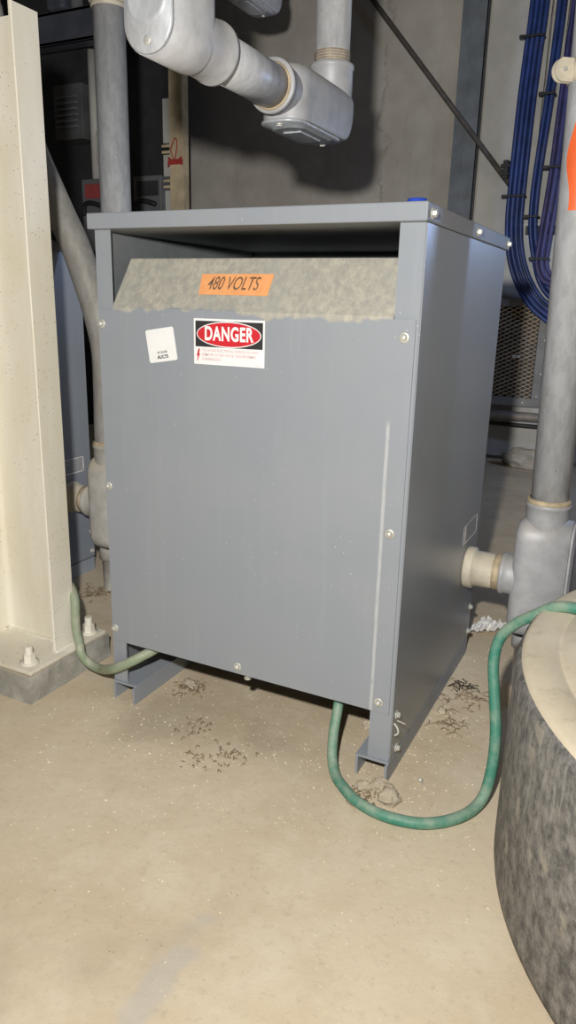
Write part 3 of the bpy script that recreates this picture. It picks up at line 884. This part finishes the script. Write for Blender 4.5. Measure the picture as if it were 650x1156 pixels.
def bundle(path, offs, y, mat, lab, group):
    for k, (o_, yo) in enumerate(offs):
        pts = []
        for i, (x, z) in enumerate(path):
            a = path[max(i - 1, 0)]; c = path[min(i + 1, len(path) - 1)]
            d = Vector((c[0] - a[0], c[1] - a[1])).normalized()
            nn = Vector((-d.y, d.x))          # to the inside of the bend
            pts.append((x + nn.x * o_, y + yo, z + nn.y * o_))
        tag(MB().tube(pts, .0112, 12, 6).build('blue_cable', M[mat]), lab[k], 'cable', group)
pos4 = ['outermost', 'second from outside', 'third from outside', 'innermost']
bundle(b1, [(-.0354, .0), (-.0118, -.006), (.0118, -.006), (.0354, 0)], 3.062, 'bluecable', [p + ' blue cable of the leftmost bundle on the back wall' for p in pos4], 'leftmost bundle of blue cables')
pos3 = ['left', 'middle', 'right']
bundle(b2, [(-.0118, .0), (.0118, -.004), (.002, .0225)], 3.022, 'bluecable', [p + ' blue cable of the middle bundle between the strut rails' for p in pos3], 'middle bundle of blue cables')
bundle(b3, [(-.0236, .004), (0, -.006), (.0236, .004)], 2.975, 'purplecable', [p + ' violet blue cable of the rightmost bundle by the riser pipe' for p in pos3], 'rightmost bundle of violet blue cables')
def tie(x, z, w, y, lab):
    b = MB().box(x - w / 2, x + w / 2, y - .034, y + .020, z - .005, z + .005, .002); b.box(x - w / 2 - .022, x - w / 2 + .004, y - .036, y - .018, z - .009, z + .007, .002)
    tag(b.build('cable_tie', M['black']), lab, 'cable tie', 'black cable ties on the blue cables')
tie(.190, 2.13, .096, 3.062, 'black cable tie near the top of the leftmost blue bundle')
tie(.177, 1.405, .096, 3.062, 'black cable tie at the bend of the leftmost blue bundle')
tie(.282, 1.300, .056, 3.022, 'black cable tie on the middle blue bundle at rail bottom')
tie(.352, 1.093, .075, 2.975, 'black cable tie low on the rightmost violet blue bundle')
tie(.297, 1.86, .056, 3.022, 'black cable tie high on the middle blue bundle')
tie(.371, 1.52, .075, 2.975, 'black cable tie halfway up the rightmost violet blue bundle')
b = MB().box(.085, .112, 3.10, 3.16, 1.50, 1.59, .003); b.box(.070, .120, 3.09, 3.12, 1.515, 1.53, .002); b.box(.075, .125, 3.09, 3.12, 1.555, 1.57, .002)
tag(b.build('beam_clip', M['blacksteel']), 'small dark clip on the wall left of the blue cables', 'clip')

# screened cabinet low on the back wall
sc_ = thing('screened_cabinet', 'grey cabinet with an expanded metal screen low on the back wall', 'cabinet', (.15, 3.11, .33))
x0, x1, z0, z1 = -.62, .415, .325, .895
MB().box(x0, x1, 3.113, 3.146, z0, z1, .004).build('housing', M['blacksteel'], sc_)
b = MB()
b.box(x0, x1, 3.092, 3.112, z0, z0 + .045, .002); b.box(x0, x1, 3.092, 3.112, z1 - .035, z1, .002)
b.box(x1 - .055, x1, 3.092, 3.112, z0 + .045, z1 - .035, .002); b.box(x0, x0 + .05, 3.092, 3.112, z0 + .045, z1 - .035, .002)
b.build('screen_frame', M['framegrey'], sc_)
b = MB()
sx0, sx1, sz0, sz1 = -.15, x1 - .052, z0 + .042, z1 - .032
pw, ph = .046, .0112          # diamond pitch
rows = int((sz1 - sz0) / ph)
t = bmesh.new()
def strand(p0, p1):
    d = Vector((p1[0] - p0[0], 0, p1[1] - p0[1])).normalized(); nn = Vector((-d.z, 0, d.x)) * .0021
    a = Vector((p0[0], 3.104, p0[1])); c = Vector((p1[0], 3.104, p1[1]))
    off = Vector((0, -.004, 0))
    vs_ = [t.verts.new(q) for q in (a - nn, c - nn, c + nn + off, a + nn + off)]
    t.faces.new(vs_)
cols = int((sx1 - sx0) / (pw / 2))
for j in range(rows):
    for i in range(cols):
        xa = sx0 + i * pw / 2; za = sz0 + j * ph
        up = (i + j) % 2 == 0
        strand((xa, za + (0 if up else ph / 1)), (xa + pw / 2, za + (ph if up else 0)))
b.add(t, smooth=False)
b.build('expanded_metal_screen', M['mesh'], sc_)
for x, z in ((x1 - .02, z0 + .18), (x1 - .03, z0 + .06), (x1 - .10, z0 + .02), (x1 - .02, z0 + .36)):
    MB().lathe([(0, 0), (.007, 0), (.006, .004), (0, .005)], (x, 3.092, z), (0, -1, 0), 14).build('screw', M['bolt'], sc_)
MB().box(.235, .275, 3.106, 3.113, .585, .600, .002).build('maker_plate', M['white'], sc_)

b = MB().cyl((-1.2, 3.10, .268), (1.3, 3.10, .268), .026, n=20)
tag(b.build('wall_pipe', M['strut']), 'brownish level pipe along the wall under the screened cabinet', 'pipe')
b = MB().cyl((-1.2, 3.14, .212), (1.3, 3.14, .212), .012, n=14)
tag(b.build('wall_cable', M['black']), 'black cable along the wall below the brownish level pipe', 'cable')
rock((.40, 3.03, 0), (.16, .08, .065), 'crumpled grey bundle on the floor against the back wall', 12, 'grout', None)

# wooden post with a red ribbon
wp = MB().box(-1.640, -1.552, 2.56, 2.62, 0, 3.2, .002).build('wooden_post', M['wood'])
tag(wp, 'raw wooden post standing left of the plastered wall', 'post')
rb = thing('red_ribbon', 'red ribbon tied round the wooden post', 'ribbon', (-1.596, 2.55, 1.585))
b = MB().box(-1.644, -1.548, 2.552, 2.556, 1.570, 1.598, .001)
b.poly([(-1.600, 2.550, 1.584), (-1.640, 2.546, 1.612), (-1.646, 2.546, 1.560)], (0, .003, 0)); b.poly([(-1.590, 2.550, 1.584), (-1.552, 2.546, 1.612), (-1.548, 2.546, 1.562)], (0, .003, 0))
b.build('knot', M['red'], rb)
b = MB().tube([(-1.60, 2.548, 1.590), (-1.62, 2.545, 1.64), (-1.60, 2.545, 1.69), (-1.585, 2.545, 1.70), (-1.58, 2.546, 1.66), (-1.597, 2.548, 1.590)], .003, 6, 5)
b.build('loop', M['red'], rb)

# electrical equipment in the gloom at left
tag(MB().box(-3.4, -1.70, 2.78, 2.83, 0, 3.2, .003).build('shadeboard', M['blacksteel']), 'added black board standing in for the shade at far left', 'board')  # added black sheet, stands in for the shade behind the boxes
bm_ = MB().box(-2.9, -1.75, 2.52, 2.54, 2.235, 2.40, .002); bm_.box(-2.9, -1.75, 2.52, 2.62, 2.385, 2.40); bm_.box(-2.9, -1.75, 2.52, 2.62, 2.235, 2.25)
tag(bm_.build('steel_beam', M['bluegrey']), 'dark blue grey level beam above the electrical boxes', 'beam')
jb = thing('junction_box', 'blue grey hanging box above the dark level beam', 'box', (-2.32, 2.6, 2.40))
MB().box(-2.43, -2.30, 2.50, 2.66, 2.401, 2.75, .02).build('box', M['bluegrey'], jb)
MB().cyl((-2.25, 2.56, 2.401), (-2.25, 2.56, 3.2), .035, n=20).build('pipe', M['panelgrey'], jb)
M['shaded_grey'] = mat_plain('shaded_panel', (.09, .092, .095), .6, 0, .2, 9)  # case grey darkened, flash shadow over the panel put into its colour
bp = thing('breaker_panel', 'louvred grey breaker panel on the backboard behind the column', 'panel', (-2.4, 2.7, 1.78))
MB().box(-2.52, -2.30, 2.62, 2.78, 1.76, 2.06, .004).build('case', M['shaded_grey'], bp)
for i in range(6):
    MB().box(-2.50, -2.33, 2.600, 2.622, 1.82 + i * .032, 1.834 + i * .032, .003).build('louvre', M['panelgrey'], bp)
cp = MB().cyl((-2.262, 2.68, 1.54), (-2.262, 2.68, 2.235), .028, n=20)
tag(cp.build('grey_conduit', M['whitebox']), 'pale vertical conduit beside the breaker panel', 'conduit')
tag(MB().box(-2.215, -2.14, 2.64, 2.78, 1.99, 2.14, .004).build('small_box', M['whitebox']), 'small off-white box left of the straight upright conduit', 'box')
tag(MB().box(-2.225, -2.14, 2.64, 2.78, 1.62, 1.80, .004).build('small_box', M['whitebox']), 'off-white box above the red labelled switch', 'box')
def switch(x0, x1, lab, lm):
    s = thing('disconnect_switch', lab, 'switch', ((x0 + x1) / 2, 2.7, 1.15), 'disconnect switches on the backboard')
    MB().box(x0, x1, 2.62, 2.78, 1.12, 1.535, .006).build('case', M['panelgrey'], s)
    MB().box(x0 + .03, x1 - .02, 2.614, 2.6205, 1.425, 1.505).build('warning_label', lm, s)
    MB().tube([(x0 + .03, 2.60, 1.33), (x0 + .05, 2.585, 1.385), (x0 + .10, 2.58, 1.395), (x1 - .02, 2.59, 1.375)], .014, 10, 5).build('handle', M['black'], s)
switch(-2.335, -2.13, 'grey disconnect switch with red label left of the upright conduit', M['maroon'])
switch(-1.945, -1.745, 'dark disconnect switch right of the straight upright conduit', M['blacksteel'])
for z0, z1, lab in ((1.705, 1.935, 'tallest off-white wall panel beside the wooden post'), (1.530, 1.645, 'middle off-white wall panel between the two tan rails'), (1.20, 1.455, 'lowest off-white wall panel beside the wooden post')):
    tag(MB().box(-1.755, -1.645, 2.66, 2.72, z0, z1, .003).build('wall_panel', M['whitebox']), lab, 'panel', 'off-white panels by the wooden post')
for z, lab in ((1.675, 'upper pair of tan rails beside the wooden post'), (1.492, 'lower pair of tan rails beside the wooden post')):
    s = thing('tan_rail', lab, 'rail', (-1.70, 2.66, z), 'tan rails by the wooden post')
    MB().box(-1.755, -1.645, 2.645, 2.66, z + .006, z + .020, .002).build('bar', M['wood'], s)
    MB().box(-1.755, -1.645, 2.645, 2.66, z - .026, z - .012, .002).build('bar', M['wood'], s)

# ------------------------------------------------------------------ camera
cam = bpy.data.cameras.new('camera')
cam.sensor_fit = 'VERTICAL'; cam.sensor_height = 36; cam.lens = 830.224 / 1156 * 36
cam.clip_start = .05
co = bpy.data.objects.new('camera', cam); COL.objects.link(co)
co.location = (.98037, -1.14237, .85288)
co.rotation_euler = (1.2921, -.0242, .4658)
sc.camera = co

# ------------------------------------------------------------------ light
def lamp(name, loc, power, color, radius, falloff=None):
    l = bpy.data.lights.new(name, 'POINT'); l.energy = power; l.color = color; l.shadow_soft_size = radius
    if falloff:
        l.use_nodes = True
        nt = l.node_tree; em = nt.nodes['Emission']
        fo = nt.nodes.new('ShaderNodeLightFalloff'); fo.inputs['Strength'].default_value = 1.0; fo.inputs['Smooth'].default_value = 0
        nt.links.new(fo.outputs[falloff], em.inputs['Strength'])
    o = bpy.data.objects.new(name, l); COL.objects.link(o); o.location = loc
    return o
lamp('flash', (.882, -1.142, 1.008), 60, (1, .985, .95), .02, 'Linear')
lamp('far_lamp', (1.62, 2.35, 1.25), 20, (.40, .58, 1.0), .05)
w = bpy.data.worlds.new('world'); sc.world = w; w.use_nodes = True
w.node_tree.nodes['Background'].inputs[0].default_value = (.7, .8, 1, 1)
w.node_tree.nodes['Background'].inputs[1].default_value = .0
sc.view_settings.view_transform = 'Standard'
sc.view_settings.look = 'None'
sc.view_settings.exposure = 0
sc.cycles.use_denoising = True
sc.cycles.max_bounces = 6
